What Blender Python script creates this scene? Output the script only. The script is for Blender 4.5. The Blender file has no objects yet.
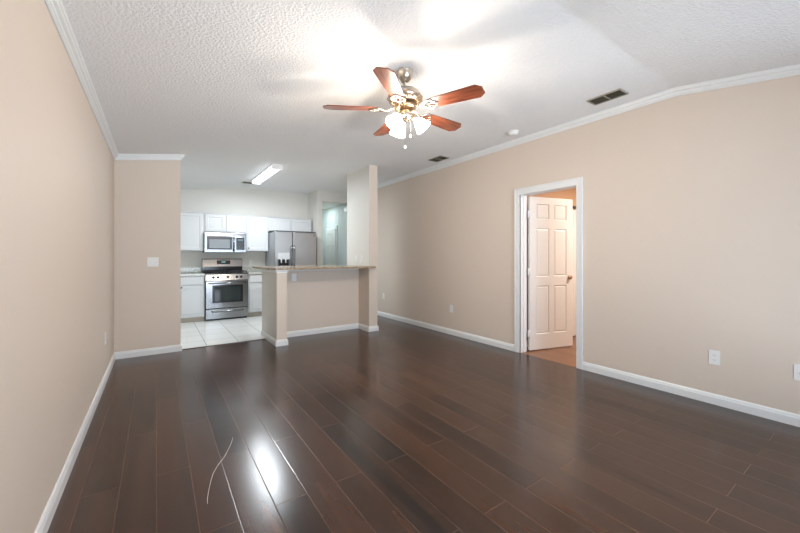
import bpy, bmesh, math, random
from mathutils import Vector, Matrix
random.seed(4)
PI = math.pi
C = bpy.context.scene
COL = C.collection

# ------------------------------------------------------------ camera, world, lights, exposure
H = 1.225
cam_d = bpy.data.cameras.new('camera')
cam_d.lens = 352 / 800 * 36
cam_d.sensor_width = 36
cam_d.shift_y = -0.0125
cam_d.clip_start = 0.02
cam = bpy.data.objects.new('camera', cam_d)
cam.location = (0, 0, H)
cam.rotation_euler = (PI / 2, 0, -math.atan2(243.5, 352))
COL.objects.link(cam)
C.camera = cam

C.view_settings.view_transform = 'Standard'
C.view_settings.look = 'None'
C.view_settings.exposure = 1.0
C.view_settings.gamma = 1
C.view_settings.use_curve_mapping = False

w = bpy.data.worlds.new('world')
C.world = w
w.use_nodes = True
w.node_tree.nodes['Background'].inputs[0].default_value = (0.62, 0.78, 1.0, 1)
w.node_tree.nodes['Background'].inputs[1].default_value = 0.35


def area(name, loc, rot, sx, sy, power, color, spread=PI):
    l = bpy.data.lights.new(name, 'AREA')
    l.shape = 'RECTANGLE'; l.size = sx; l.size_y = sy
    l.energy = power; l.color = color; l.spread = spread
    o = bpy.data.objects.new(name, l)
    o.location = loc; o.rotation_euler = rot
    COL.objects.link(o)
    return o


# daylight arriving through the wide window behind the camera (light sits outside the glass)
area('window_daylight', (1.75, -2.6, 2.75), (PI / 2 - 0.35, 0, 0), 3.6, 2.4, 70, (0.64, 0.82, 1.0))
# unseen fill light added outside the glass to brighten the ceiling
area('ceiling_fill', (1.75, -4.4, 0.0), (PI / 2 + 0.7, 0, 0), 5.5, 3.0, 300, (0.78, 0.89, 1.0))
# tube of the kitchen fixture
area('kitchen_tube_light', (1.6, 6.51, 2.625), (0, 0, 0), 0.13, 1.36, 25, (0.86, 0.94, 1.0))
# hall beyond the kitchen and the next room have lamps of their own
area('hall_lamp', (3.40, 8.7, 2.50), (0, 0, 0), 0.25, 0.25, 3.5, (0.80, 0.97, 1.0))
area('bedroom_lamp', (5.2, 1.6, 2.40), (0, 0, 0), 0.4, 0.4, 33, (1.0, 0.90, 0.80))

# ------------------------------------------------------------ materials
def mat(name, col, rough=0.6, metal=0.0, emit=None, estr=0, spec=0.5, coat=0):
    m = bpy.data.materials.new(name)
    m.use_nodes = True
    b = m.node_tree.nodes['Principled BSDF']
    b.inputs['Base Color'].default_value = (*col, 1)
    b.inputs['Roughness'].default_value = rough
    b.inputs['Metallic'].default_value = metal
    b.inputs['Specular IOR Level'].default_value = spec
    b.inputs['Coat Weight'].default_value = coat
    if emit:
        b.inputs['Emission Color'].default_value = (*emit, 1)
        b.inputs['Emission Strength'].default_value = estr
    return m


def N(m, t, **kw):
    n = m.node_tree.nodes.new(t)
    for k, v in kw.items(): setattr(n, k, v)
    return n


def L(m, a, b): m.node_tree.links.new(a, b)


def bump_noise(m, scale, strength, dist=0.002, detail=4, vec=None):
    b = m.node_tree.nodes['Principled BSDF']
    tc = N(m, 'ShaderNodeTexCoord'); n = N(m, 'ShaderNodeTexNoise')
    n.inputs['Scale'].default_value = scale; n.inputs['Detail'].default_value = detail
    bp = N(m, 'ShaderNodeBump'); bp.inputs['Strength'].default_value = strength
    bp.inputs['Distance'].default_value = dist
    L(m, tc.outputs['Object'], n.inputs['Vector']); L(m, n.outputs['Fac'], bp.inputs['Height'])
    L(m, bp.outputs['Normal'], b.inputs['Normal'])
    return n


def mottled(m, scale, c1, c2, lo=0.4, hi=0.6, detail=6):
    b = m.node_tree.nodes['Principled BSDF']
    tc = N(m, 'ShaderNodeTexCoord'); n = N(m, 'ShaderNodeTexNoise')
    n.inputs['Scale'].default_value = scale; n.inputs['Detail'].default_value = detail
    r = N(m, 'ShaderNodeValToRGB')
    r.color_ramp.elements[0].position = lo; r.color_ramp.elements[1].position = hi
    r.color_ramp.elements[0].color = (*c1, 1); r.color_ramp.elements[1].color = (*c2, 1)
    L(m, tc.outputs['Object'], n.inputs['Vector']); L(m, n.outputs['Fac'], r.inputs['Fac'])
    L(m, r.outputs['Color'], b.inputs['Base Color'])


TAN = mat('tan_paint', (0.71, 0.615, 0.53), 0.55, spec=0.35); bump_noise(TAN, 90, 0.08)
CREAM = mat('cream_paint', (0.74, 0.72, 0.67), 0.55, spec=0.35); bump_noise(CREAM, 90, 0.08)
HALLC = mat('hall_pale_aqua', (0.66, 0.71, 0.70), 0.55, spec=0.35)  # pale aqua base colour of the hall walls
PEACH = mat('bedroom_paint', (0.70, 0.45, 0.28), 0.6); bump_noise(PEACH, 90, 0.08)
CEIL = mat('popcorn_ceiling', (0.90, 0.90, 0.90), 0.9, spec=0.1)
bump_noise(CEIL, 62, 1.0, 0.010, 4)
WHITE = mat('white_trim_paint', (0.82, 0.83, 0.83), 0.32)
DOORW = mat('white_door_paint', (0.80, 0.79, 0.77), 0.38)
CAB = mat('white_cabinet', (0.66, 0.665, 0.67), 0.35)
KICK = mat('beige_kickboard', (0.50, 0.44, 0.37), 0.6)
PLASTIC = mat('white_plastic', (0.85, 0.85, 0.84), 0.35)
SLOT = mat('socket_slot', (0.12, 0.12, 0.12), 0.5)
BLACK = mat('black_enamel', (0.012, 0.012, 0.014), 0.18)
IRON = mat('cast_iron', (0.015, 0.015, 0.016), 0.55)
DGLASS = mat('dark_oven_glass', (0.02, 0.028, 0.03), 0.06, spec=0.8)
MWGLASS = mat('microwave_screen', (0.20, 0.22, 0.23), 0.2)
NICKEL = mat('brushed_nickel', (0.52, 0.46, 0.40), 0.28, 1.0)
BRASS = mat('antique_brass', (0.55, 0.40, 0.25), 0.3, 1.0)
DKGREY = mat('dark_grey_plastic', (0.08, 0.085, 0.09), 0.4)
PANELG = mat('silver_grey_plastic', (0.62, 0.63, 0.64), 0.4)
VENTM = mat('vent_enamel', (0.34, 0.31, 0.25), 0.5)
VENTD = mat('vent_dark_slats', (0.26, 0.24, 0.17), 0.6)
DUCT = mat('duct_dark', (0.02, 0.02, 0.02), 0.8)
GLOW = mat('frosted_lamp_glass', (0.95, 0.93, 0.9), 0.4, emit=(1.0, 0.86, 0.70), estr=22)
TUBE = mat('fluorescent_diffuser', (0.95, 0.95, 0.95), 0.4, emit=(0.87, 0.94, 1.0), estr=1.3)
MARK = mat('pale_mark', (0.62, 0.58, 0.53), 0.7)
LED = mat('display_digits', (0.1, 0.3, 0.32), 0.4, emit=(0.3, 0.9, 1.0), estr=0.35)


def steel_mat(name, col, rough):
    m = mat(name, col, rough, 1.0)
    b = m.node_tree.nodes['Principled BSDF']
    tc = N(m, 'ShaderNodeTexCoord'); mp = N(m, 'ShaderNodeMapping'); n = N(m, 'ShaderNodeTexNoise')
    mp.inputs['Scale'].default_value = (3, 3, 260)
    n.inputs['Scale'].default_value = 1.0; n.inputs['Detail'].default_value = 3
    bp = N(m, 'ShaderNodeBump'); bp.inputs['Strength'].default_value = 0.05; bp.inputs['Distance'].default_value = 0.001
    L(m, tc.outputs['Object'], mp.inputs['Vector']); L(m, mp.outputs['Vector'], n.inputs['Vector'])
    L(m, n.outputs['Fac'], bp.inputs['Height']); L(m, bp.outputs['Normal'], b.inputs['Normal'])
    return m


STEEL = steel_mat('stainless_steel', (0.29, 0.29, 0.295), 0.17)
STEELG = steel_mat('fridge_steel', (0.52, 0.53, 0.55), 0.28)
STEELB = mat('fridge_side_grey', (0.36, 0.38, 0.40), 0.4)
GRANB = mat('tan_granite', (0.5, 0.4, 0.3), 0.15); mottled(GRANB, 60, (0.17, 0.12, 0.08), (0.50, 0.39, 0.27), 0.36, 0.6, 8)
GRANK = mat('grey_granite', (0.5, 0.5, 0.46), 0.15); mottled(GRANK, 60, (0.36, 0.35, 0.31), (0.66, 0.66, 0.60), 0.36, 0.6, 8)

# cherry blade wood
WOOD = mat('cherry_blade_wood', (0.3, 0.1, 0.05), 0.33, coat=0.3)
b = WOOD.node_tree.nodes['Principled BSDF']
tc = N(WOOD, 'ShaderNodeTexCoord'); mp = N(WOOD, 'ShaderNodeMapping'); n = N(WOOD, 'ShaderNodeTexNoise'); r = N(WOOD, 'ShaderNodeValToRGB')
mp.inputs['Scale'].default_value = (4, 50, 50); n.inputs['Scale'].default_value = 1.4; n.inputs['Detail'].default_value = 6
r.color_ramp.elements[0].color = (0.085, 0.020, 0.010, 1); r.color_ramp.elements[1].color = (0.25, 0.070, 0.032, 1)
r.color_ramp.elements[0].position = 0.35; r.color_ramp.elements[1].position = 0.66
L(WOOD, tc.outputs['Object'], mp.inputs['Vector']); L(WOOD, mp.outputs['Vector'], n.inputs['Vector']); L(WOOD, n.outputs['Fac'], r.inputs['Fac']); L(WOOD, r.outputs['Color'], b.inputs['Base Color'])


def plank_mat(name, dark, mid, seam, pitch=0.16, length=1.24, yo=1.77, rough=(0.18, 0.25), seam_w=0.012, streak=(15, 0.9, 1)):
    m = mat(name, mid, 0.2, spec=0.62)
    b = m.node_tree.nodes['Principled BSDF']
    def M(op, a, c=None, d=None):
        q = N(m, 'ShaderNodeMath', operation=op)
        for i, v in enumerate((a, c, d)):
            if v is None: continue
            if isinstance(v, (int, float)): q.inputs[i].default_value = v
            else: L(m, v, q.inputs[i])
        return q.outputs[0]
    g = N(m, 'ShaderNodeNewGeometry'); sp = N(m, 'ShaderNodeSeparateXYZ')
    L(m, g.outputs['Position'], sp.inputs[0])
    X, Y = sp.outputs[0], sp.outputs[1]
    xr = M('DIVIDE', X, pitch); row = M('FLOOR', xr); fx = M('FRACT', xr)
    odd = M('FLOORED_MODULO', row, 2.0)
    off = M('MULTIPLY', M('SUBTRACT', 1.0, odd), length / 2)
    yr = M('DIVIDE', M('SUBTRACT', M('SUBTRACT', Y, yo), off), length)
    col = M('FLOOR', yr); fy = M('FRACT', yr)
    # distance to the seams in metres
    dx = M('MULTIPLY', M('MINIMUM', fx, M('SUBTRACT', 1.0, fx)), pitch)
    dy = M('MULTIPLY', M('MINIMUM', fy, M('SUBTRACT', 1.0, fy)), length)
    cv = N(m, 'ShaderNodeCombineXYZ'); L(m, row, cv.inputs[0]); L(m, col, cv.inputs[1])
    wn = N(m, 'ShaderNodeTexWhiteNoise', noise_dimensions='2D'); L(m, cv.outputs[0], wn.inputs['Vector'])
    # grain, running along the boards
    mp = N(m, 'ShaderNodeMapping'); mp.inputs['Scale'].default_value = streak
    sh = N(m, 'ShaderNodeVectorMath', operation='ADD')
    L(m, g.outputs['Position'], sh.inputs[0])
    sc = N(m, 'ShaderNodeVectorMath', operation='SCALE'); L(m, cv.outputs[0], sc.inputs[0]); sc.inputs['Scale'].default_value = 3.7
    L(m, sc.outputs[0], sh.inputs[1])
    L(m, sh.outputs[0], mp.inputs['Vector'])
    n = N(m, 'ShaderNodeTexNoise'); n.inputs['Scale'].default_value = 1.0; n.inputs['Detail'].default_value = 3; n.inputs['Roughness'].default_value = 0.5
    L(m, mp.outputs['Vector'], n.inputs['Vector'])
    f = M('ADD', M('ADD', M('MULTIPLY', wn.outputs['Value'], 0.26), 0.08), M('MULTIPLY', n.outputs['Fac'], 0.65))
    rp = N(m, 'ShaderNodeValToRGB'); rp.color_ramp.elements[0].position = 0.28; rp.color_ramp.elements[1].position = 0.95
    rp.color_ramp.elements[0].color = (*dark, 1); rp.color_ramp.elements[1].color = (*mid, 1)
    L(m, f, rp.inputs['Fac'])
    # pale edges: only some stretches of each seam are pale
    n2 = N(m, 'ShaderNodeTexNoise'); n2.inputs['Scale'].default_value = 1.3; n2.inputs['Detail'].default_value = 3
    L(m, sh.outputs[0], n2.inputs['Vector'])
    wx = M('MULTIPLY', M('POWER', M('MULTIPLY', n2.outputs['Fac'], 1.5), 2.0), 0.0016)
    sx = M('LESS_THAN', dx, M('MAXIMUM', wx, 0.0007))
    sy = M('LESS_THAN', dy, 0.0013)
    s = M('MAXIMUM', sx, sy)
    mx = N(m, 'ShaderNodeMix', data_type='RGBA'); L(m, M('MULTIPLY', s, 0.6), mx.inputs[0])
    L(m, rp.outputs['Color'], mx.inputs[6]); mx.inputs[7].default_value = (*seam, 1)
    L(m, mx.outputs[2], b.inputs['Base Color'])
    # sheen with dusty / scuffed patches
    n3 = N(m, 'ShaderNodeTexNoise'); n3.inputs['Scale'].default_value = 1.2; n3.inputs['Detail'].default_value = 1
    L(m, g.outputs['Position'], n3.inputs['Vector'])
    mr = N(m, 'ShaderNodeMapRange'); mr.inputs[1].default_value = 0.3; mr.inputs[2].default_value = 0.7
    mr.inputs[3].default_value = rough[0]; mr.inputs[4].default_value = rough[1]
    L(m, n3.outputs['Fac'], mr.inputs[0]); L(m, mr.outputs[0], b.inputs['Roughness'])
    # relief
    hgt = M('ADD', M('MULTIPLY', n.outputs['Fac'], 0.0), M('MULTIPLY', M('MINIMUM', M('DIVIDE', M('MINIMUM', dx, dy), 0.004), 1.0), 1.0))
    bp = N(m, 'ShaderNodeBump'); bp.inputs['Strength'].default_value = 0.22; bp.inputs['Distance'].default_value = 0.0012
    L(m, hgt, bp.inputs['Height']); L(m, bp.outputs['Normal'], b.inputs['Normal'])
    return m


FLOOR = plank_mat('espresso_planks', (0.009, 0.0048, 0.0035), (0.095, 0.034, 0.014), (0.22, 0.125, 0.08))
FLOOR2 = plank_mat('oak_planks', (0.13, 0.055, 0.025), (0.30, 0.14, 0.07), (0.12, 0.06, 0.03), pitch=0.12, yo=1.1, rough=(0.25, 0.4))

TILE = mat('white_floor_tile', (0.8, 0.8, 0.78), 0.25)
b = TILE.node_tree.nodes['Principled BSDF']
g = N(TILE, 'ShaderNodeNewGeometry'); mp = N(TILE, 'ShaderNodeMapping'); br = N(TILE, 'ShaderNodeTexBrick')
mp.inputs['Location'].default_value = (-0.165, -5.43, 0)
br.offset = 0; br.inputs['Scale'].default_value = 1.0; br.inputs['Brick Width'].default_value = 0.405; br.inputs['Row Height'].default_value = 0.405
br.inputs['Mortar Size'].default_value = 0.004; br.inputs['Mortar Smooth'].default_value = 0.1
br.inputs['Color1'].default_value = (0.80, 0.80, 0.77, 1); br.inputs['Color2'].default_value = (0.76, 0.76, 0.73, 1); br.inputs['Mortar'].default_value = (0.33, 0.32, 0.30, 1)
L(TILE, g.outputs['Position'], mp.inputs['Vector']); L(TILE, mp.outputs['Vector'], br.inputs['Vector']); L(TILE, br.outputs['Color'], b.inputs['Base Color'])

# ------------------------------------------------------------ mesh helpers
def box(bm, x0, x1, y0, y1, z0, z1, mi=0):
    v = [bm.verts.new(p) for p in ((x0, y0, z0), (x1, y0, z0), (x1, y1, z0), (x0, y1, z0), (x0, y0, z1), (x1, y0, z1), (x1, y1, z1), (x0, y1, z1))]
    fs = []
    # order: bottom, top, -y, +x, +y, -x
    for q in ((3, 2, 1, 0), (4, 5, 6, 7), (0, 1, 5, 4), (1, 2, 6, 5), (2, 3, 7, 6), (3, 0, 4, 7)):
        f = bm.faces.new([v[i] for i in q]); f.material_index = mi; fs.append(f)
    return fs


def prism(bm, pts, z0, z1, axis='z', mi=0):
    """polygon pts extruded along axis; for 'y' pts are (x,z); for 'x' pts are (y,z)"""
    def P(p, t):
        return {'z': (p[0], p[1], t), 'y': (p[0], t, p[1]), 'x': (t, p[0], p[1])}[axis]
    a = [bm.verts.new(P(p, z0)) for p in pts]; c = [bm.verts.new(P(p, z1)) for p in pts]
    n = len(pts); fs = [bm.faces.new(a), bm.faces.new(c[::-1])]
    for i in range(n): fs.append(bm.faces.new((a[i], c[i], c[(i + 1) % n], a[(i + 1) % n])))
    for f in fs: f.material_index = mi
    return fs


def tube(bm, pts, r, seg=8, cap=True, flat=None):
    pts = [Vector(p) for p in pts]; rings = []
    rs = r if isinstance(r, (list, tuple)) else [r] * len(pts)
    up0 = None
    for i, p in enumerate(pts):
        d = (pts[min(i + 1, len(pts) - 1)] - pts[max(i - 1, 0)]).normalized()
        if up0 is None:
            up0 = Vector((0, 0, 1)) if abs(d.z) < 0.9 else Vector((1, 0, 0))
        s = d.cross(up0).normalized(); u = s.cross(d).normalized(); up0 = u
        k = flat if flat else 1
        rings.append([bm.verts.new(p + s * math.cos(2 * PI * j / seg) * rs[i] + u * math.sin(2 * PI * j / seg) * rs[i] * k) for j in range(seg)])
    for a, c in zip(rings, rings[1:]):
        for j in range(seg): bm.faces.new((a[j], a[(j + 1) % seg], c[(j + 1) % seg], c[j])).smooth = True
    if cap:
        bm.faces.new(rings[0][::-1]); bm.faces.new(rings[-1])


def lathe(bm, prof, M=Matrix(), seg=24, caps=True):
    rings = []
    for r, z in prof:
        rings.append([bm.verts.new(M @ Vector((max(r, 1e-4) * math.cos(2 * PI * j / seg), max(r, 1e-4) * math.sin(2 * PI * j / seg), z))) for j in range(seg)])
    for a, c in zip(rings, rings[1:]):
        for j in range(seg): bm.faces.new((a[j], a[(j + 1) % seg], c[(j + 1) % seg], c[j])).smooth = True
    if caps:
        bm.faces.new(rings[0][::-1]); bm.faces.new(rings[-1])


def obj(name, bm, m, parent=None, bevel=0, loc=None, weld=True):
    if weld: bmesh.ops.recalc_face_normals(bm, faces=bm.faces)
    me = bpy.data.meshes.new(name); bm.to_mesh(me); bm.free()
    for q in (m if isinstance(m, (list, tuple)) else [m]): me.materials.append(q)
    o = bpy.data.objects.new(name, me); COL.objects.link(o)
    if loc: o.location = loc
    if parent: o.parent = parent
    if bevel:
        md = o.modifiers.new('bevel', 'BEVEL'); md.width = bevel; md.segments = 2; md.limit_method = 'ANGLE'; md.angle_limit = 0.6
    return o


def bxo(name, dims, m, parent=None, bevel=0):
    bm = bmesh.new(); box(bm, *dims); return obj(name, bm, m, parent, bevel)


def thing(name, label, cat, loc=(0, 0, 0), rz=0, group=None):
    o = bpy.data.objects.new(name, None); COL.objects.link(o)
    o.location = loc; o.rotation_euler = (0, 0, rz); o.empty_display_size = 0.1
    o['label'] = label; o['category'] = cat
    if group: o['group'] = group
    return o


def tag(o, label, cat, group=None):
    o['label'] = label; o['category'] = cat
    if group: o['group'] = group
    return o


def struct(o, label=None, cat=None):
    o['kind'] = 'structure'
    if label: o['label'] = label
    if cat: o['category'] = cat
    return o


def dup(root, loc, rz, label, group=None):
    r_ = root.copy(); COL.objects.link(r_); r_.location = loc; r_.rotation_euler = (0, 0, rz); r_['label'] = label
    if group: r_['group'] = group
    for ch in list(root.children):
        c = ch.copy(); COL.objects.link(c); c.parent = r_
        for g_ in list(ch.children):
            d = g_.copy(); COL.objects.link(d); d.parent = c
    return r_


# ------------------------------------------------------------ room shell
XL, XR, YF, YB = -0.415, 3.81, -0.52, 8.20      # left, right, front (behind camera), kitchen back
ZP, ZC = 2.44, 2.72                             # plate height, flat ceiling
RX, RY = 1.45, 1.18                             # creases of the vault
T = 0.12


def ceil_z(x, y):
    return min(ZC, ZP + (x - XL) * (ZC - ZP) / (RX - XL), ZP + (y - YF) * (ZC - ZP) / (RY - YF))


bm = bmesh.new()
for x0, x1, y0, y1 in ((XL - T, XR, YF - T, 5.435), (2.90, XR, 5.435, 9.45)):
    box(bm, x0, x1, y0, y1, -0.1, 0)
struct(obj('floor', bm, FLOOR), 'dark espresso plank floor with a glossy worn finish', 'floor')
struct(bxo('floor_kitchen', (XL - T, 2.90, 5.435, YB + T, -0.1, 0.001), TILE), 'white square tile floor of the kitchen', 'floor')
struct(bxo('floor_bedroom', (XR, 7.2, -0.6, 3.3, -0.1, -0.001), FLOOR2), 'orange brown plank floor beyond the open door', 'floor')
bm = bmesh.new()
prism(bm, [(5.418, 0.0), (5.452, 0.0), (5.446, 0.006), (5.424, 0.006)], 0.258, 1.345, 'x')
struct(obj('trim_1', bm, mat('threshold_dark', (0.05, 0.03, 0.02), 0.4)), 'dark threshold strip between planks and tile', 'threshold')

# ceiling: left slope, front slope, flat middle
bm = bmesh.new()
def slab(pts):
    a = [bm.verts.new(p) for p in pts]; c = [bm.verts.new((p[0], p[1], 2.95)) for p in pts]
    n_ = len(a); bm.faces.new(a); bm.faces.new(c[::-1])
    for i in range(n_): bm.faces.new((a[i], c[i], c[(i + 1) % n_], a[(i + 1) % n_]))
slab([(XL, YF, ZP), (RX, RY, ZC), (RX, YB, ZC), (XL, YB, ZP)])
slab([(XL, YF, ZP), (XR, YF, ZP), (XR, RY, ZC), (RX, RY, ZC)])
slab([(RX, RY, ZC), (XR, RY, ZC), (XR, 7.6, ZC), (3.0, 7.6, ZC), (3.0, YB, ZC), (RX, YB, ZC)])
struct(obj('ceiling', bm, CEIL), 'white popcorn textured vaulted ceiling', 'ceiling')
struct(bxo('ceiling_hall', (3.11, XR, 7.72, 9.35, 2.52, 2.95), CREAM), 'low flat ceiling of the back hall', 'ceiling')
struct(bxo('ceiling_bedroom', (XR + T, 7.2, -0.6, 3.2, 2.44, 2.5), CREAM), 'ceiling of the room beyond the open door', 'ceiling')

# walls
def wall(name, parts, mats, label):
    bm = bmesh.new()
    for d, mis in parts:
        fs = box(bm, *d)
        for f, mi in zip(fs, mis): f.material_index = mi
    return struct(obj(name, bm, mats, weld=False), label, 'wall')


A6 = (0,) * 6
# order bottom, top, -y, +x, +y, -x
wall('wall_left', [((XL - T, XL, YF - T, 5.44, 0, 2.5), A6), ((XL - T, XL, 5.44, YB + T, 0, 2.5), (1,) * 6)], (TAN, CREAM), 'long tan left wall')
wall('wall_stub', [((XL, 0.258, 5.38, 5.50, 0, 2.60), (0, 0, 0, 1, 1, 0))], (TAN, CREAM), 'short tan wall beside the kitchen opening')
DY0, DY1, DZ = 2.069, 2.812, 2.03
wall('wall_right', [((XR, XR + T, YF - T, DY0, 0, 2.9), (0, 0, 0, 1, 0, 0)), ((XR, XR + T, DY1, 7.70, 0, 2.9), (0, 0, 0, 1, 0, 0)), ((XR, XR + T, 7.70, 9.45, 0, 2.9), (2,) * 6), ((XR, XR + T, DY0, DY1, DZ, 2.9), (0, 0, 0, 1, 0, 0))], (TAN, PEACH, HALLC), 'long tan right wall')
wall('wall_back', [((XL, 3.11, YB, YB + T, 0, 2.9), A6)], (CREAM,), 'cream back wall of the kitchen')
wall('wall_wing', [((2.985, 3.11, 7.60, YB, 0, ZC), A6), ((2.985, 3.11, YB, 9.35, 0, ZC), A6)], (CREAM,), 'cream wing wall beside the refrigerator')
wall('wall_header', [((3.11, XR, 7.60, 7.72, 2.49, ZC), A6)], (CREAM,), 'cream header over the hall opening')
wall('wall_hall_end', [((3.11, XR, 9.33, 9.45, 0, 2.9), A6)], (HALLC,), 'end wall of the back hall')
wall('wall_column', [((2.85, 3.005, 5.0, 5.81, 0, ZC), (0, 0, 0, 0, 1, 1))], (TAN, CREAM), 'full height wall end at the right of the bar, tan front and white side')
wall('wall_bar', [((1.347, 1.484, 4.90, 5.72, 0, 1.038), (0, 1, 0, 0, 1, 1)), ((1.484, 2.85, 5.36, 5.49, 0, 1.038), (0, 0, 0, 0, 1, 1))], (TAN, CREAM), 'tan half wall carrying the breakfast bar')
# lower tan part of the column inside the bar alcove (living side paint)
wall('wall_column_alcove', [((2.845, 2.852, 5.0, 5.36, 0, 1.038), A6)], (TAN,), 'tan inner face of the bar alcove')
# front wall, behind the camera, with a wide window
WX0, WX1, WZ0, WZ1 = 0.15, 3.35, 0.12, 2.15
wall('wall_front', [((XL, WX0, YF - T, YF, 0, 2.5), A6), ((WX1, XR, YF - T, YF, 0, 2.5), A6), ((WX0, WX1, YF - T, YF, 0, WZ0), A6), ((WX0, WX1, YF - T, YF, WZ1, 2.5), A6)], (TAN,), 'tan front wall with the wide window')
# bedroom shell
wall('wall_bedroom_side', [((XR + T, 7.2, 2.96, 3.08, 0, 2.5), A6)], (PEACH,), 'peach side wall of the next room')
wall('wall_bedroom_far', [((7.1, 7.2, -0.6, 2.96, 0, 2.5), A6)], (PEACH,), 'peach far wall of the next room')
wall('wall_bedroom_front', [((XR + T, 7.1, -0.7, -0.6, 0, 2.5), A6)], (PEACH,), 'peach front wall of the next room')

# window in the front wall
wn_ = thing('window_1', 'wide window behind the viewpoint', 'window', (0, 0, 0)); wn_['kind'] = 'structure'
bm = bmesh.new()
for d in ((WX0, WX1, YF - 0.09, YF - 0.03, WZ0, WZ0 + 0.05), (WX0, WX1, YF - 0.09, YF - 0.03, WZ1 - 0.05, WZ1), (WX0, WX0 + 0.05, YF - 0.09, YF - 0.03, WZ0 + 0.05, WZ1 - 0.05), (WX1 - 0.05, WX1, YF - 0.09, YF - 0.03, WZ0 + 0.05, WZ1 - 0.05), (1.22, 1.27, YF - 0.09, YF - 0.03, WZ0 + 0.05, WZ1 - 0.05), (2.23, 2.28, YF - 0.09, YF - 0.03, WZ0 + 0.05, WZ1 - 0.05)):
    box(bm, *d)
obj('window_frame', bm, WHITE, wn_)
bxo('window_sill', (WX0 - 0.04, WX1 + 0.04, YF - 0.02, YF + 0.05, WZ0 - 0.03, WZ0), WHITE, wn_)

# ---- sweeps: profile (out, up) along a path with given outward normals
def run(bm, p0, p1, nrm, prof, m0=(0, 0), m1=(0, 0)):
    """p0,p1 3-D at wall surface; nrm outward; prof list of (out, up); m0/m1 mitre shift along the run per unit of 'out'"""
    p0, p1, nrm = Vector(p0), Vector(p1), Vector(nrm)
    d = (p1 - p0); dn = Vector((d.x, d.y, 0)).normalized()
    a = [bm.verts.new(p0 + nrm * o + Vector((0, 0, u)) + dn * (m0[0] * o)) for o, u in prof]
    c = [bm.verts.new(p1 + nrm * o + Vector((0, 0, u)) - dn * (m1[0] * o)) for o, u in prof]
    n_ = len(prof); bm.faces.new(a); bm.faces.new(c[::-1])
    for i in range(n_): bm.faces.new((a[i], c[i], c[(i + 1) % n_], a[(i + 1) % n_]))


BASE = [(0, 0), (0.016, 0), (0.016, 0.058), (0.012, 0.066), (0.011, 0.074), (0.006, 0.083), (0, 0.085)]
CR = [(0, 0.012), (0, -0.066), (0.008, -0.066), (0.008, -0.057), (0.011, -0.056), (0.011, -0.048), (0.017, -0.044), (0.020, -0.032), (0.033, -0.026), (0.037, -0.014), (0.042, -0.012), (0.043, 0.012)]

def base(name, segs, label):
    bm = bmesh.new()
    for p0, p1, nrm, m0, m1 in segs: run(bm, (*p0, 0), (*p1, 0), (*nrm, 0), BASE, (m0, 0), (m1, 0))
    struct(obj(name, bm, WHITE), label, 'baseboard')

base('baseboard_left', [((XL, YF), (XL, 5.38), (1, 0), 1, 1)], 'white baseboard along the left wall')
base('baseboard_stub', [((XL, 5.38), (0.258, 5.38), (0, -1), 1, -1), ((0.258, 5.38), (0.258, 5.50), (1, 0), -1, 0)], 'white baseboard under the short wall')
base('baseboard_right', [((XR, YF), (XR, 2.012), (-1, 0), 1, 0), ((XR, 2.89), (XR, 9.33), (-1, 0), 0, 1)], 'white baseboard along the right wall')
base('baseboard_bar', [((1.347, 5.72), (1.347, 4.90), (-1, 0), 0, -1), ((1.347, 4.90), (1.484, 4.90), (0, -1), -1, -1), ((1.484, 4.90), (1.484, 5.36), (1, 0), -1, 1), ((1.484, 5.36), (2.845, 5.36), (0, -1), 1, 1), ((2.845, 5.36), (2.845, 5.0), (-1, 0), 1, -1)], 'white baseboard around the bar half wall')
base('baseboard_column', [((2.845, 5.0), (3.005, 5.0), (0, -1), -1, -1), ((3.005, 5.0), (3.005, 5.81), (1, 0), -1, 0)], 'white baseboard at the foot of the tall wall end')
base('baseboard_front', [((XL, YF), (XR, YF), (0, 1), 1, 1)], 'white baseboard under the window')
base('baseboard_bedroom', [((XR + T, 2.96), (4.50, 2.96), (0, -1), 0, 0), ((5.42, 2.96), (7.1, 2.96), (0, -1), 0, 0)], 'white baseboard in the next room')

bm = bmesh.new(); run(bm, (XL, YF, ZP - 0.004), (XL, 5.38, ZP - 0.004), (1, 0, 0), CR, (1, 0), (1, 0))
struct(obj('trim_2', bm, WHITE), 'white crown moulding on the left wall', 'moulding')
bm = bmesh.new()
run(bm, (XL, 5.38, ceil_z(XL, 5)), (0.258, 5.38, ceil_z(0.258, 5)), (0, -1, 0), CR, (1, 0), (-1, 0))
run(bm, (0.258, 5.38, ceil_z(0.258, 5)), (0.258, 5.50, ceil_z(0.258, 5)), (1, 0, 0), CR, (-1, 0), (0, 0))
struct(obj('trim_3', bm, WHITE), 'white crown moulding on the short wall', 'moulding')
bm = bmesh.new()
run(bm, (XR, 7.60, ZC), (XR, RY, ZC), (-1, 0, 0), CR)
run(bm, (XR, RY, ZC), (XR, YF, ZP), (-1, 0, 0), CR)
struct(obj('trim_4', bm, WHITE), 'white crown moulding on the right wall, bent at the slope', 'moulding')
# post cap moulding under the bar top
bm = bmesh.new()
CAP = [(0, 0), (0, -0.038), (0.006, -0.038), (0.008, -0.02), (0.018, -0.010), (0.02, 0)]
run(bm, (1.347, 5.72, 1.038), (1.347, 4.90, 1.038), (-1, 0, 0), CAP, (0, 0), (-1, 0))
run(bm, (1.347, 4.90, 1.038), (1.484, 4.90, 1.038), (0, -1, 0), CAP, (-1, 0), (-1, 0))
run(bm, (1.484, 4.90, 1.038), (1.484, 5.36, 1.038), (1, 0, 0), CAP, (-1, 0), (1, 0))
run(bm, (1.484, 5.36, 1.038), (2.845, 5.36, 1.038), (0, -1, 0), CAP, (1, 0), (1, 0))
struct(obj('trim_5', bm, WHITE), 'white cap moulding under the bar top', 'moulding')

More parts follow.
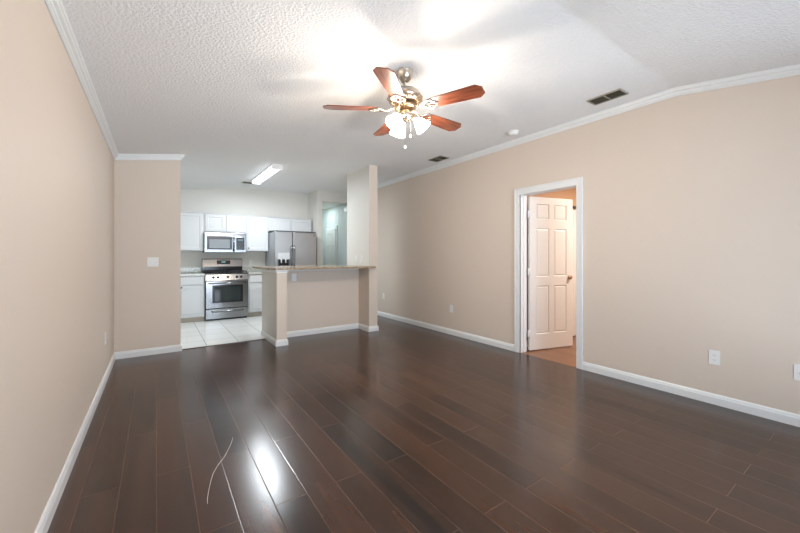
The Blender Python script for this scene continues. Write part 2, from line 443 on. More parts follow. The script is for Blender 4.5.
# ------------------------------------------------------------ doors
def door_slab(name, W, Hh, th, cols, rows, m, parent, both=True):
    """door in local x 0..W, z 0..Hh, y -th/2..th/2, recessed/raised panels in cols x rows rectangles"""
    bm = bmesh.new()
    xs = sorted(set([0, W] + [v for c in cols for v in c])); zs = sorted(set([0, Hh] + [v for r_ in rows for v in r_]))
    pan = []
    for sgn in ((-1, 1) if both else (-1,)):
        y = sgn * th / 2
        V = {(i, j): bm.verts.new((x, y, z)) for i, x in enumerate(xs) for j, z in enumerate(zs)}
        for i in range(len(xs) - 1):
            for j in range(len(zs) - 1):
                q = [V[i, j], V[i + 1, j], V[i + 1, j + 1], V[i, j + 1]]
                if sgn > 0: q.reverse()
                f = bm.faces.new(q)
                if any(c[0] <= xs[i] and xs[i + 1] <= c[1] for c in cols) and any(r_[0] <= zs[j] and zs[j + 1] <= r_[1] for r_ in rows): pan.append(f)
    # edge band
    box_pts = ((0, 0), (W, 0), (W, Hh), (0, Hh))
    a = [bm.verts.new((p[0], -th / 2, p[1])) for p in box_pts]; c = [bm.verts.new((p[0], th / 2, p[1])) for p in box_pts]
    for i in range(4): bm.faces.new((a[i], c[i], c[(i + 1) % 4], a[(i + 1) % 4]))
    if not both: bm.faces.new(c[::-1])
    bm.normal_update()
    bmesh.ops.inset_individual(bm, faces=pan, thickness=0.012 if W > 0.5 else 0.008, depth=-0.010 if W > 0.5 else -0.006)
    if W > 0.5:
        bm.normal_update(); bmesh.ops.inset_individual(bm, faces=pan, thickness=0.022, depth=0.007)
    bmesh.ops.remove_doubles(bm, verts=bm.verts, dist=1e-5)
    return obj(name, bm, m, parent)


def casing(name, y0, y1, zt, x, side, label, wdt=0.07):
    bm = bmesh.new(); a, b_ = (x - 0.018, x) if side < 0 else (x, x + 0.018)
    box(bm, a, b_, y0 - wdt + 0.012, y0 + 0.012 - 0.0, 0, zt + wdt)
    box(bm, a, b_, y1 - 0.012, y1 + wdt - 0.012, 0, zt + wdt)
    box(bm, a, b_, y0 + 0.012, y1 - 0.012, zt - 0.012, zt + wdt)
    a2, b2 = (x - 0.024, x - 0.018) if side < 0 else (x + 0.018, x + 0.024)
    box(bm, a2, b2, y0 - wdt + 0.012, y0 - wdt + 0.032, 0, zt + wdt)
    box(bm, a2, b2, y1 + wdt - 0.032, y1 + wdt - 0.012, 0, zt + wdt)
    box(bm, a2, b2, y0 - wdt + 0.032, y1 + wdt - 0.032, zt + wdt - 0.02, zt + wdt)
    return struct(obj(name, bm, WHITE, bevel=0.003), label, 'casing')


casing('trim_6', DY0 - 0.0, DY1 + 0.02, DZ - 0.01, XR, -1, 'white casing around the doorway in the right wall')
casing('trim_7', DY0 - 0.0, DY1 + 0.02, DZ - 0.01, XR + T, 1, 'white casing on the far side of the doorway')
bm = bmesh.new()
box(bm, XR, XR + T, DY0, DY0 + 0.018, 0, DZ); box(bm, XR, XR + T, DY1 - 0.006, DY1 + 0.012, 0, DZ); box(bm, XR, XR + T, DY0 + 0.018, DY1 - 0.006, DZ - 0.018, DZ)
box(bm, XR + 0.05, XR + 0.085, DY0 + 0.018, DY0 + 0.03, 0, DZ - 0.018); box(bm, XR + 0.05, XR + 0.085, DY1 - 0.018, DY1 - 0.006, 0, DZ - 0.018)
struct(obj('trim_8', bm, WHITE), 'white jamb of the doorway in the right wall', 'jamb')

ROWS = [(0.20, 0.83), (0.95, 1.58), (1.70, 1.90)]
def door_knob(parent, x, z, y, s, m=BRASS):
    bm = bmesh.new()
    M_ = Matrix.Translation((x, y, z)) @ Matrix.Rotation(-s * PI / 2, 4, 'X')
    lathe(bm, [(0.030, 0), (0.030, 0.006), (0.012, 0.010), (0.011, 0.035), (0.018, 0.040), (0.027, 0.052), (0.027, 0.062), (0.016, 0.072), (0.0, 0.074)], M_.copy(), 20)
    return obj('door_knob', bm, m, parent)

d1 = thing('door_1', 'open white six panel door swung into the next room', 'door', (XR + T + 0.035, DY1 - 0.012, 0.012), math.atan2(-0.175, 0.74)); d1['kind'] = 'structure'
door_slab('door_panel', 0.735, 1.99, 0.035, [(0.11, 0.325), (0.41, 0.625)], ROWS, DOORW, d1)
door_knob(d1, 0.675, 0.93, -0.0175, 1); door_knob(d1, 0.675, 0.93, 0.0175, -1)
for z in (0.22, 1.02, 1.76):
    bm = bmesh.new(); tube(bm, [(-0.006, -0.020, z - 0.045), (-0.006, -0.020, z + 0.045)], 0.007, 10); box(bm, -0.032, -0.002, -0.020, -0.017, z - 0.045, z + 0.045)
    obj('hinge', bm, WHITE, d1)

d2 = thing('door_2', 'white closet door in the next room, mostly behind the open door', 'door', (4.56, 2.93, 0.012), 0); d2['kind'] = 'structure'
door_slab('door_panel', 0.80, 1.93, 0.035, [(0.11, 0.345), (0.455, 0.69)], [(0.20, 0.80), (0.93, 1.50), (1.62, 1.82)], DOORW, d2)
bxo('head_shadow_gap', (-0.01, 0.81, -0.03, 0.02, 1.955, 1.985), DKGREY, d2)  # dark bar painted in for the shadow gap above the door
d3 = thing('door_3', 'narrow white panel door at the end of the back hall', 'door', (XR - 0.022, 8.97, 0.012), -PI / 2); d3['kind'] = 'structure'
door_slab('door_panel', 0.60, 1.93, 0.035, [(0.09, 0.26), (0.34, 0.51)], [(0.20, 0.80), (0.93, 1.50), (1.62, 1.82)], DOORW, d3)
casing('trim_9', 8.365, 8.985, 1.95, XR, -1, 'white casing around the hall door')

# ------------------------------------------------------------ kitchen
# wall cabinets ------------------------------------------------
UY = 7.87
def knob(parent, x, y, z, m=NICKEL):
    bm = bmesh.new(); lathe(bm, [(0.006, 0), (0.006, 0.012), (0.014, 0.018), (0.014, 0.024), (0.0, 0.027)], Matrix.Translation((x, y, z)) @ Matrix.Rotation(PI / 2, 4, 'X'), 12)
    return obj('knob', bm, m, parent)


def wall_cabinet(x0, x1, z0, z1, nd, label, kn=None):
    t = thing('wall_cabinet', label, 'cabinet', (x0, UY, z0), 0, 'white kitchen cabinets')
    W, Hh = x1 - x0, z1 - z0
    bxo('body', (0.001, W - 0.001, 0.0, YB - UY - 0.002, 0, Hh), CAB, t)
    dw = (W - 0.026) / nd
    for k in range(nd):
        dx = 0.013 + k * dw
        d = door_slab('door', dw - 0.024 if nd > 1 else dw, Hh - 0.03, 0.02, [(0.055, (dw - 0.024 if nd > 1 else dw) - 0.055)], [(0.055, Hh - 0.085)], CAB, t)
        d.location = (dx + (0.012 if nd > 1 else 0), -0.011, 0.015)
        if kn: knob(d, kn if kn > 0 else dw + kn, -0.01, 0.05, DKGREY)
    # thin crown on top
    bxo('top_rail', (0, W, -0.016, 0.0, Hh, Hh + 0.012), CAB, t)
    return t

ZU0, ZU1 = 1.335, 2.075
wall_cabinet(-0.15, 0.30, ZU0, ZU1, 1, 'white wall cabinet farthest left, hidden by the short tan wall')
wall_cabinet(0.30, 0.762, ZU0, ZU1, 1, 'tall white wall cabinet left of the microwave')
wall_cabinet(0.762, 1.540, 1.712, ZU1, 2, 'short white double door wall cabinet above the microwave')
wall_cabinet(1.540, 1.985, ZU0, ZU1, 1, 'tall white wall cabinet between microwave and refrigerator', 0.03)
wall_cabinet(1.985, 2.955, 1.775, ZU1, 2, 'short white double door wall cabinet above the refrigerator')

# base cabinets -------------------------------------------------
BY = 7.575
def arch_panel(bm, x0, x1, z0, z1, rise, y0, y1):
    pts = [(x0, z0), (x1, z0), (x1, z1 - rise)]
    n_ = 10; sh = (x1 - x0) * 0.16
    pts.append((x1 - sh * 0.6, z1 - rise))
    for i in range(n_ + 1):
        a = PI * i / n_; pts.append(((x0 + x1) / 2 + ((x1 - x0) / 2 - sh) * math.cos(a), z1 - rise + rise * math.sin(a) ** 0.8))
    pts += [(x0 + sh * 0.6, z1 - rise), (x0, z1 - rise)]
    prism(bm, pts, y0, y1, 'y')


def base_cabinet(x0, x1, label, kn):
    t = thing('base_cabinet', label, 'cabinet', (x0, BY, 0.001), 0, 'white kitchen base cabinets')
    W = x1 - x0
    bxo('body', (0.001, W - 0.001, 0.0, YB - BY - 0.002, 0.09, 0.865), CAB, t)
    bxo('kickboard', (0.001, W - 0.001, 0.045, YB - BY - 0.002, 0, 0.09), KICK, t)
    dr = bxo('drawer', (0.02, W - 0.02, -0.02, -0.001, 0.70, 0.845), CAB, t, 0.004)
    bm = bmesh.new(); box(bm, 0.02, W - 0.02, -0.02, -0.001, 0.105, 0.68)
    dd = obj('door', bm, CAB, t, 0.004)
    bm = bmesh.new(); arch_panel(bm, 0.075, W - 0.075, 0.16, 0.635, 0.045, -0.027, -0.0195)
    obj('raised_panel', bm, CAB, dd, 0.005)
    bm = bmesh.new(); arch_panel(bm, 0.062, W - 0.062, 0.147, 0.648, 0.045, -0.0215, -0.0195)
    obj('panel_groove_shade', bm, mat('cabinet_groove_shade', (0.60, 0.61, 0.62), 0.5), dd)  # thin darker plate, the groove's shade is put into its colour
    if kn is not None: knob(dd, kn, -0.02, 0.655, DKGREY)
    return t

base_cabinet(-0.15, 0.30, 'white base cabinet farthest left, hidden by the short tan wall', None)
base_cabinet(0.30, 0.748, 'white base cabinet with drawer left of the range', 0.075)
base_cabinet(1.523, 1.975, 'white base cabinet with drawer right of the range', None)


def counter(x0, x1, label):
    t = thing('countertop', label, 'countertop', (x0, BY, 0.866))
    bxo('slab', (0, x1 - x0, -0.035, YB - BY, 0, 0.035), GRANK, t, 0.004)
    bxo('backsplash', (0, x1 - x0, YB - BY - 0.02, YB - BY, 0.036, 0.14), GRANK, t, 0.003)
counter(-0.15, 0.748, 'pale speckled granite countertop left of the range')
counter(1.523, 1.985, 'pale speckled granite countertop right of the range')

# range ---------------------------------------------------------
t = thing('gas_range', 'stainless steel gas range with black cooktop between the base cabinets', 'stove', (0.756, 7.53, 0.001))
W = 0.760
bxo('body', (0.003, W - 0.003, 0.03, 0.64, 0.03, 0.885), DKGREY, t, 0.004)
bxo('cooktop', (0, W, 0.0, 0.62, 0.886, 0.905), BLACK, t, 0.006)
bm = bmesh.new(); prism(bm, [(-0.012, 0.765), (0.03, 0.765), (0.03, 0.885), (0.010, 0.885)], 0.0, W, 'x')
cp = obj('control_panel', bm, STEEL, t, 0.003)
for x in (0.135, 0.215, 0.385, 0.545, 0.625):
    bm = bmesh.new(); M_ = Matrix.Translation((x, 0.001, 0.824)) @ Matrix.Rotation(PI / 2, 4, 'X')
    lathe(bm, [(0.024, 0), (0.024, 0.006), (0.019, 0.010), (0.017, 0.032), (0.0, 0.034)], M_, 18)
    k_ = obj('burner_knob', bm, BLACK, cp)
# grates
for gx in (0.19, 0.57):
    bm = bmesh.new()
    for s in (-0.165, 0.165):
        box(bm, gx + s - 0.006, gx + s + 0.006, 0.05, 0.56, 0.925, 0.938)
    for yy in (0.05, 0.30, 0.55): box(bm, gx - 0.165, gx + 0.165, yy, yy + 0.012, 0.925, 0.938)
    for yc in (0.18, 0.43):
        for k in range(4):
            a = k * PI / 2 + PI / 4
            tube(bm, [(gx + 0.03 * math.cos(a), yc + 0.03 * math.sin(a), 0.936), (gx + 0.16 * math.cos(a), yc + 0.12 * math.sin(a), 0.932)], 0.006, 6)
    for sx in (-0.16, 0.16):
        for yy in (0.055, 0.55): box(bm, gx + sx - 0.006, gx + sx + 0.006, yy - 0.004, yy + 0.008, 0.905, 0.926)
    obj('burner_grate', bm, IRON, t)
    for yc in (0.18, 0.43):
        bm = bmesh.new(); lathe(bm, [(0.045, 0.905), (0.045, 0.914), (0.03, 0.916), (0.03, 0.924), (0, 0.925)], Matrix.Translation((gx, yc, 0)), 18); obj('burner_cap', bm, IRON, t)
# back guard
bm = bmesh.new(); prism(bm, [(0.56, 1.012), (0.635, 1.012), (0.635, 1.18), (0.61, 1.18), (0.585, 1.17)], 0.0, W, 'x')
bg = obj('backguard', bm, STEEL, t, 0.006)
bxo('backguard_base', (0.0, W, 0.60, 0.635, 0.905, 1.012), BLACK, t)
bm = bmesh.new()
Mt = Matrix.Rotation(math.atan2(0.025, 0.158), 4, 'X')
for v in box(bm, 0.265, 0.515, -0.004, 0.004, -0.04, 0.04): pass
bmesh.ops.transform(bm, matrix=Matrix.Translation((0, 0.5735, 1.103)) @ Matrix.Rotation(-math.atan2(0.025, 0.158), 4, 'X'), verts=bm.verts)
dsp = obj('display', bm, BLACK, bg)
bm = bmesh.new()
for i in range(4): box(bm, 0.355 + i * 0.018, 0.366 + i * 0.018, 0.5655, 0.5665, 1.10, 1.122)
obj('clock_digits', bm, LED, bg)
# oven door
bm = bmesh.new(); box(bm, 0.006, W - 0.006, -0.018, 0.028, 0.235, 0.755)
od = obj('oven_door', bm, STEEL, t, 0.006)
bxo('oven_window', (0.115, 0.655, -0.0205, -0.0175, 0.335, 0.675), BLACK, od)
bxo('window_glass', (0.155, 0.615, -0.0225, -0.0205, 0.37, 0.645), DGLASS, od)
bm = bmesh.new(); tube(bm, [(0.05, -0.055, 0.712), (W - 0.05, -0.055, 0.712)], 0.011, 12)
for x in (0.075, W - 0.075): tube(bm, [(x, -0.018, 0.712), (x, -0.055, 0.712)], 0.008, 8)
obj('door_handle', bm, STEEL, od)
bm = bmesh.new(); box(bm, 0.006, W - 0.006, -0.014, 0.028, 0.035, 0.222)
dr = obj('warming_drawer', bm, STEEL, t, 0.006)
bm = bmesh.new(); tube(bm, [(0.10, -0.014, 0.178), (0.13, -0.034, 0.178), (W - 0.13, -0.034, 0.178), (W - 0.10, -0.014, 0.178)], 0.008, 10); obj('drawer_handle', bm, STEEL, dr)
bxo('drawer_recess', (0.10, W - 0.10, -0.0155, -0.0135, 0.155, 0.17), DKGREY, dr)
bxo('toe_plate', (0.02, W - 0.02, 0.03, 0.08, 0.0, 0.034), BLACK, t)

# microwave -----------------------------------------------------
t = thing('microwave', 'stainless over-the-range microwave under the short wall cabinet', 'microwave', (0.762, 7.79, 1.305))
W, Hh = 0.762, 0.398
bxo('body', (0.004, W - 0.004, 0.025, YB - 7.79 - 0.003, 0.0, Hh), DKGREY, t)
bxo('vent_grille', (0.003, W - 0.003, -0.004, 0.024, Hh - 0.075, Hh), STEEL, t, 0.004)
dd = bxo('door', (0.003, 0.535, -0.018, 0.024, 0.004, Hh - 0.078), STEEL, t, 0.004)
bxo('window_surround', (0.045, 0.492, -0.020, -0.0175, 0.058, Hh - 0.084), BLACK, dd)
bxo('window', (0.085, 0.455, -0.0215, -0.0195, 0.085, 0.26), MWGLASS, dd)
bm = bmesh.new(); tube(bm, [(0.522, -0.05, 0.02), (0.522, -0.05, Hh - 0.085)], 0.013, 12)
for z in (0.04, Hh - 0.11): tube(bm, [(0.522, -0.018, z), (0.522, -0.05, z)], 0.009, 8)
obj('handle', bm, STEEL, dd)
pn = bxo('control_side', (0.539, W - 0.003, -0.018, 0.024, 0.004, Hh - 0.078), STEEL, t, 0.004)
bxo('keypad', (0.572, 0.725, -0.020, -0.0175, 0.055, Hh - 0.088), BLACK, pn)
bm = bmesh.new()
for i in range(4):
    for j in range(6): box(bm, 0.592 + i * 0.03, 0.612 + i * 0.03, -0.0215, -0.0195, 0.072 + j * 0.024, 0.087 + j * 0.024)
obj('buttons', bm, DKGREY, pn)
bxo('clock_display', (0.60, 0.70, -0.0215, -0.0195, 0.235, 0.275), DGLASS, pn)

# refrigerator ----------------------------------------------------
t = thing('refrigerator', 'stainless side-by-side refrigerator with ice dispenser in the left door', 'refrigerator', (1.992, 7.40, 0.001))
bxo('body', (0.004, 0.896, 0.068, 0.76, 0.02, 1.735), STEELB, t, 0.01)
lf = bxo('freezer_door', (0.0, 0.366, 0.0, 0.062, 0.06, 1.745), STEELG, t, 0.014)
rf = bxo('fridge_door', (0.374, 0.900, 0.0, 0.062, 0.06, 1.745), STEELG, t, 0.014)
for d, x in ((lf, 0.340), (rf, 0.402)):
    bm = bmesh.new(); tube(bm, [(x, 0.0, 1.45), (x, -0.045, 1.41), (x, -0.05, 1.30), (x, -0.05, 0.72), (x, -0.045, 0.62), (x, 0.0, 0.58)], 0.013, 12); obj('handle', bm, STEEL, d)
bxo('dispenser_panel', (0.062, 0.305, -0.012, 0.001, 1.165, 1.30), PANELG, lf, 0.004)
bm = bmesh.new()
for d in ((0.062, 0.080, -0.012, 0.001, 0.93, 1.165), (0.287, 0.305, -0.012, 0.001, 0.93, 1.165), (0.080, 0.287, -0.012, 0.001, 0.93, 0.955)): box(bm, *d)
obj('dispenser_surround', bm, DKGREY, lf)
bxo('dispenser_recess', (0.080, 0.287, -0.003, 0.0005, 0.955, 1.165), BLACK, lf)
for x in (0.135, 0.225):
    bm = bmesh.new(); tube(bm, [(x, -0.006, 1.165), (x, -0.012, 1.09)], 0.013, 8); obj('dispenser_paddle', bm, PANELG, lf)
bxo('hinge_cover', (0.02, 0.88, 0.01, 0.10, 1.746, 1.762), DKGREY, t)
bxo('badge', (0.82, 0.86, -0.002, 0.0, 1.665, 1.68), DKGREY, rf)
bxo('base_grille', (0.01, 0.89, 0.03, 0.10, 0.0, 0.055), DKGREY, t)

# bar top ---------------------------------------------------------
bm = bmesh.new()
prism(bm, [(1.318, 4.875), (2.925, 4.905), (2.925, 4.998), (2.848, 4.998), (2.848, 5.86), (2.60, 5.95), (1.26, 5.98), (1.255, 5.85)], 1.039, 1.070)
tag(obj('bar_top', bm, GRANB, bevel=0.006), 'tan speckled granite breakfast bar top on the half wall', 'countertop')

# kitchen light -----------------------------------------------------
t = thing('ceiling_light', 'long white fluorescent fixture glowing on the kitchen ceiling', 'ceiling light', (1.60, 6.51, ZC))
bm = bmesh.new(); box(bm, -0.070, 0.070, -0.71, 0.71, -0.028, -0.001); obj('housing', bm, PLASTIC, t, 0.004)
bm = bmesh.new(); prism(bm, [(-0.072, -0.030), (-0.068, -0.062), (-0.050, -0.084), (0.050, -0.084), (0.068, -0.062), (0.072, -0.030)], -0.70, 0.70, 'y'); obj('diffuser', bm, TUBE, t)
for s in (-1, 1):
    bm = bmesh.new(); box(bm, -0.086, 0.086, s * 0.71 - (0.008 if s > 0 else 0.0), s * 0.71 + (0.0 if s > 0 else 0.008), -0.09, -0.029); obj('end_cap', bm, PLASTIC, t)

# ------------------------------------------------------------ ceiling vents, smoke alarm
def vent(x, y, z, sx, sy, label, split=True, nsl=7):
    t = thing('ceiling_vent', label, 'vent', (x, y, z), 0, 'ceiling air vents')
    bm = bmesh.new(); fw = 0.011; zt, zb = -0.0005, -0.010
    box(bm, -sx / 2, sx / 2, -sy / 2, -sy / 2 + fw, zb, zt); box(bm, -sx / 2, sx / 2, sy / 2 - fw, sy / 2, zb, zt)
    box(bm, -sx / 2, -sx / 2 + fw, -sy / 2 + fw, sy / 2 - fw, zb, zt); box(bm, sx / 2 - fw, sx / 2, -sy / 2 + fw, sy / 2 - fw, zb, zt)
    if split: box(bm, -sx / 2 + fw, sx / 2 - fw, -0.006, 0.006, zb, zt)
    obj('frame', bm, VENTM, t)
    bxo('backing', (-sx / 2 + 0.005, sx / 2 - 0.005, -sy / 2 + 0.005, sy / 2 - 0.005, -0.003, -0.0002), DUCT, t)
    bm = bmesh.new()
    for i in range(nsl):
        xx = -sx / 2 + fw + (i + 0.5) * (sx - 2 * fw) / nsl
        prism(bm, [(xx - 0.006, -0.009), (xx - 0.004, -0.010), (xx + 0.006, -0.0035), (xx + 0.005, -0.003)], -sy / 2 + fw, sy / 2 - fw, 'y')
    obj('louvers', bm, VENTD, t)
vent(3.468, 1.607, ZC, 0.165, 0.30, 'larger slatted ceiling vent with a centre bar, nearest the right wall bend')
vent(3.543, 4.085, ZC, 0.185, 0.29, 'small dark ceiling vent beyond the smoke alarm along the right wall')
vent(1.50, 7.60, ZC, 0.28, 0.14, 'dark slatted vent at the far end of the kitchen ceiling light', False)

t = thing('smoke_alarm', 'round white smoke alarm on the ceiling near the right wall', 'smoke alarm', (3.52, 2.70, ZC))
bm = bmesh.new(); lathe(bm, [(0.0, -0.001), (0.070, -0.001), (0.070, -0.010), (0.066, -0.014)], seg=32); obj('base', bm, PLASTIC, t)
bm = bmesh.new(); lathe(bm, [(0.060, -0.014), (0.060, -0.026), (0.054, -0.036), (0.030, -0.042), (0, -0.043)], seg=32); obj('cover', bm, PLASTIC, t)

# ------------------------------------------------------------ outlets and switches
def plate(w_, h_):
    bm = bmesh.new(); box(bm, -w_ / 2, w_ / 2, -0.006, -0.0005, -h_ / 2, h_ / 2); return bm

def outlet(loc, rz, label, blank=False):
    t = thing('wall_outlet', label, 'outlet', loc, rz, 'white wall outlets')
    obj('cover_plate', plate(0.072, 0.116), PLASTIC, t, 0.002)
    if blank:
        bm = bmesh.new(); lathe(bm, [(0.007, 0), (0.007, 0.004), (0.004, 0.012), (0, 0.012)], Matrix.Translation((0, -0.006, 0)) @ Matrix.Rotation(PI / 2, 4, 'X'), 12); obj('cable_jack', bm, NICKEL, t)
        return t
    for z in (-0.02, 0.02):
        bm = bmesh.new(); pts = [(0.017 * math.cos(a), 0.0145 * math.sin(a) + z) for a in [2 * PI * i / 20 for i in range(20)]]
        prism(bm, pts, -0.0085, -0.0058, 'y'); q = obj('receptacle', bm, PLASTIC, t)
        bm = bmesh.new(); box(bm, -0.008, -0.006, -0.009, -0.0084, z - 0.002, z + 0.006); box(bm, 0.006, 0.008, -0.009, -0.0084, z - 0.002, z + 0.006); box(bm, -0.002, 0.002, -0.009, -0.0084, z - 0.009, z - 0.005)
        obj('slots', bm, SLOT, q)
    return t

def switch(loc, rz, gangs, label):
    t = thing('light_switch', label, 'switch', loc, rz, 'white light switches')
    obj('cover_plate', plate(0.07 + 0.046 * (gangs - 1), 0.116), PLASTIC, t, 0.002)
    for k in range(gangs):
        x = (k - (gangs - 1) / 2) * 0.046
        bm = bmesh.new(); box(bm, x - 0.005, x + 0.005, -0.0068, -0.0058, -0.012, 0.012); prism(bm, [(-0.006, -0.004), (-0.018, 0.006), (-0.018, 0.012), (-0.006, 0.006)], x - 0.004, x + 0.004, 'x')
        obj('toggle', bm, PLASTIC, t)
    return t

switch((-0.036, 5.38, 1.156), 0, 2, 'white double switch plate on the short tan wall')
switch((2.85, 5.44, 1.183), -PI / 2, 1, 'left white switch plate above the bar on the white wall end')
switch((2.85, 5.25, 1.183), -PI / 2, 1, 'right white switch plate above the bar on the white wall end')
outlet((XR, 0.918, 0.387), -PI / 2, 'white outlet low on the right wall, nearer the doorway of the front pair')
outlet((XR, 0.440, 0.387), -PI / 2, 'white cover plate low on the right wall at the photo edge', True)
outlet((XR, 4.086, 0.405), -PI / 2, 'small white outlet low on the right wall between doorway and bar')
outlet((XR, 6.10, 0.42), -PI / 2, 'faint white outlet low on the far right wall just past the tall wall end')
outlet((XL, 4.481, 0.426), PI / 2, 'white outlet low on the left wall near the corner')
outlet((1.733, 5.36, 0.905), 0, 'white outlet under the bar top in the shade')
outlet((1.70, YB, 1.09), 0, 'white outlet on the kitchen wall between range and refrigerator')
t = thing('door_chime', 'small white chime box high on the hall wall', 'door chime', (XR, 7.76, 2.36), -PI / 2)
bxo('cover', (-0.09, 0.09, -0.045, -0.001, -0.06, 0.06), PLASTIC, t, 0.006)
bxo('grille', (-0.06, 0.06, -0.047, -0.0445, -0.03, 0.03), WHITE, t)

# ------------------------------------------------------------ ceiling fan
FX, FY = 1.647, 2.31
fan = thing('ceiling_fan', 'five blade cherry wood ceiling fan with brushed nickel motor and lit glass shades', 'ceiling fan', (FX, FY, ZC))
def Z(z): return z - ZC
bm = bmesh.new(); lathe(bm, [(0.0, -0.001), (0.064, -0.001), (0.066, -0.006), (0.062, -0.012), (0.061, -0.030), (0.050, -0.062), (0.046, -0.068), (0.040, -0.070), (0.036, -0.084), (0.020, -0.092), (0.012, -0.096)], seg=32); obj('canopy', bm, NICKEL, fan)
bm = bmesh.new(); tube(bm, [(0, 0, -0.08), (0, 0, -0.135)], 0.0125, 14); obj('downrod', bm, NICKEL, fan)
bm = bmesh.new(); lathe(bm, [(0.014, -0.128), (0.030, -0.134), (0.036, -0.148), (0.075, -0.154), (0.112, -0.170), (0.132, -0.192), (0.139, -0.212), (0.139, -0.228), (0.130, -0.240), (0.112, -0.252), (0.090, -0.264), (0.07, -0.258), (0.0, -0.280)], seg=40)
mh = obj('motor_housing', bm, NICKEL, fan)
bm = bmesh.new()
for k in range(15):
    a = 2 * PI * k / 15
    Mx = Matrix.Rotation(a, 4, 'Z')
    tube(bm, [Mx @ Vector((0.139, 0, -0.214)), Mx @ Vector((0.138, 0, -0.232)), Mx @ Vector((0.116, 0, -0.251)), Mx @ Vector((0.086, 0, -0.268))], 0.006, 6)
obj('housing_ribs', bm, BRASS, mh)
bm = bmesh.new(); lathe(bm, [(0.0, -0.281), (0.086, -0.281), (0.090, -0.292), (0.086, -0.304), (0.060, -0.310), (0.0, -0.311)], seg=32); obj('flywheel', bm, BRASS, fan)
# blades
ZB = -0.312
def blade_mesh():
    bm = bmesh.new()
    r0, r1 = 0.215, 0.650
    st = [(r0, 0.044), (r0 + 0.012, 0.052), (0.32, 0.061), (0.45, 0.068), (0.58, 0.073), (0.608, 0.073), (0.642, 0.044), (r1, 0.036)]
    pts = [(x, -y) for x, y in st] + [(x, y) for x, y in reversed(st)]
    prism(bm, pts, -0.004, 0.004)
    return bm
def iron_mesh():
    bm = bmesh.new()
    # arm from flywheel, out to a two-scroll bracket under the blade
    tube(bm, [(0.070, 0, 0.014), (0.105, 0, 0.006), (0.14, 0, -0.014), (0.175, 0, -0.012), (0.205, 0, -0.010)], [0.013, 0.012, 0.010, 0.010, 0.012], 10, flat=0.6)
    for s in (-1, 1):
        pts = []
        for i in range(22):
            a = PI * 1.0 - s * 0 + i / 21 * PI * 1.75
            rr = 0.030 - 0.016 * i / 21
            pts.append((0.225 + rr * math.cos(a) * 1.35, s * (0.030 + rr * math.sin(-a)), -0.010))
        tube(bm, pts, 0.0048, 6)
        tube(bm, [(0.16, 0, -0.012), (0.178, s * 0.018, -0.010), (0.205, s * 0.040, -0.009), (0.245, s * 0.046, -0.008), (0.275, s * 0.022, -0.008), (0.285, 0, -0.008)], 0.0055, 6)
    for x, y in ((0.285, 0), (0.245, 0.045), (0.245, -0.045)):
        lathe(bm, [(0.0, -0.013), (0.009, -0.012), (0.010, -0.006), (0.0, -0.005)], Matrix.Translation((x, y, 0)), 12)
    return bm
bproto = None; iproto = None
for k in range(5):
    a = math.radians(5.5 + 72 * k)
    if bproto is None:
        bproto = obj('blade', blade_mesh(), WOOD, fan, 0.0015); iproto = obj('blade_iron', iron_mesh(), NICKEL, bproto); bl = bproto
        iproto['label'] = 'scrolled metal bracket'
    else:
        bl = bproto.copy(); COL.objects.link(bl); bl.parent = fan
        ir = iproto.copy(); COL.objects.link(ir); ir.parent = bl
    bl.location = (0, 0, ZB)
    bl.rotation_euler = (Matrix.Rotation(a, 3, 'Z') @ Matrix.Rotation(math.radians(-11), 3, 'X')).to_euler()
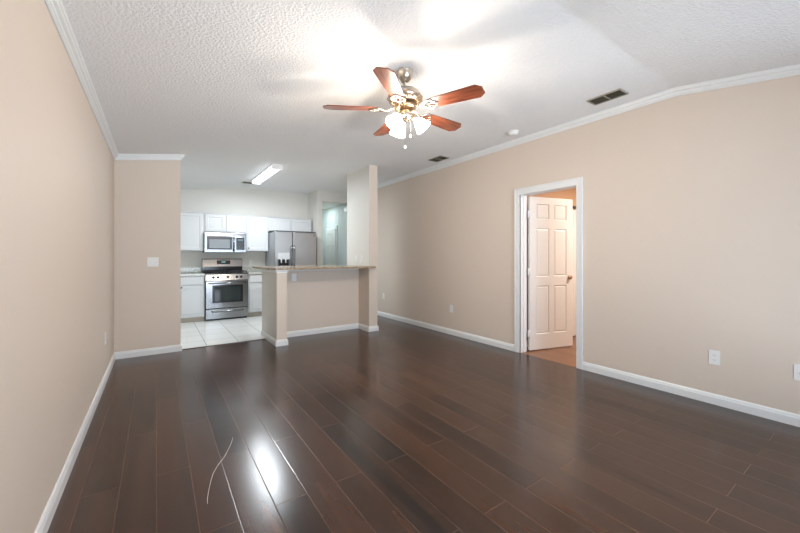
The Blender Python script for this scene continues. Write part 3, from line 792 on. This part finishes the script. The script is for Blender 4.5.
# light kit
bm = bmesh.new(); lathe(bm, [(0.0, -0.311), (0.040, -0.312), (0.046, -0.335), (0.060, -0.350), (0.062, -0.372), (0.050, -0.390), (0.025, -0.402), (0.012, -0.415), (0.0, -0.418)], seg=32); obj('light_kit', bm, NICKEL, fan)
for k, adeg in enumerate((200, 80, -40)):
    a = math.radians(adeg)
    dirv = Vector((math.cos(a), math.sin(a), 0))
    p0 = Vector((0, 0, -0.365)) + dirv * 0.05; p1 = Vector((0, 0, -0.350)) + dirv * 0.070; p2 = Vector((0, 0, -0.380)) + dirv * 0.082
    bm = bmesh.new(); tube(bm, [p0, (p0 + p1) / 2 + Vector((0, 0, 0.008)), p1, p2], 0.008, 8)
    ax = (dirv * 0.62 + Vector((0, 0, -0.78))).normalized()
    rot = ax.to_track_quat('Z', 'Y').to_matrix().to_4x4()
    M_ = Matrix.Translation(p2 - ax * 0.01) @ rot
    lathe(bm, [(0.0, -0.005), (0.022, -0.005), (0.026, 0.01), (0.026, 0.028), (0.022, 0.030)], M_, 16)
    obj('lamp_holder', bm, NICKEL, fan)
    M2 = Matrix.Translation(p2 + ax * 0.018) @ rot
    bm = bmesh.new()
    pr = [(0.024, 0.0), (0.032, 0.012), (0.043, 0.032), (0.050, 0.055), (0.058, 0.078), (0.067, 0.092)]
    lathe(bm, pr + [(r_ - 0.003, z_ + 0.0) for r_, z_ in reversed(pr)], M2, 28, caps=False)
    sh = obj('lamp_shade', bm, GLOW, fan); sh['label'] = 'lit frosted glass bell shade'
    pl = bpy.data.lights.new('lamp_bulb', 'POINT'); pl.energy = 8.2; pl.color = (1.0, 0.88, 0.75); pl.shadow_soft_size = 0.035
    po = bpy.data.objects.new('bulb_light', pl); COL.objects.link(po); po.parent = fan; po.location = p2 + ax * 0.15
    bm = bmesh.new(); lathe(bm, [(0.0, 0.005), (0.012, 0.01), (0.014, 0.03), (0.024, 0.045), (0.026, 0.060), (0.017, 0.076), (0.0, 0.082)], M2, 16); obj('bulb', bm, GLOW, sh)
for (cx, cy, zend) in ((-0.024, -0.036, 2.095), (0.026, -0.040, 2.192)):
    bm = bmesh.new(); tube(bm, [(cx * 0.7, cy * 0.7, -0.395), (cx, cy, -0.42), (cx, cy, zend - ZC + 0.01)], 0.0016, 6)
    ch = obj('pull_chain', bm, NICKEL, fan)
    bm = bmesh.new(); lathe(bm, [(0.0, 0.012), (0.004, 0.010), (0.008, 0.0), (0.008, -0.012), (0.0, -0.018)], Matrix.Translation((cx, cy, zend - ZC)), 12); obj('pull_knob', bm, PLASTIC, ch)

# ------------------------------------------------------------ thin pale curve on the floor
bm = bmesh.new()
tp = [(0.425, 2.60), (0.405, 2.53), (0.372, 2.45), (0.340, 2.375), (0.296, 2.305), (0.262, 2.23), (0.240, 2.15), (0.224, 2.08), (0.212, 2.02), (0.207, 1.975)]
tube(bm, [(x, y, 0.0018) for x, y in tp], [0.0008] + [0.0016] * 8 + [0.001], 6)  # pale curve modelled as a thin tube lying on the planks
tag(obj('mark', bm, MARK), 'thin pale curved line on the dark floor planks left of centre', 'mark')
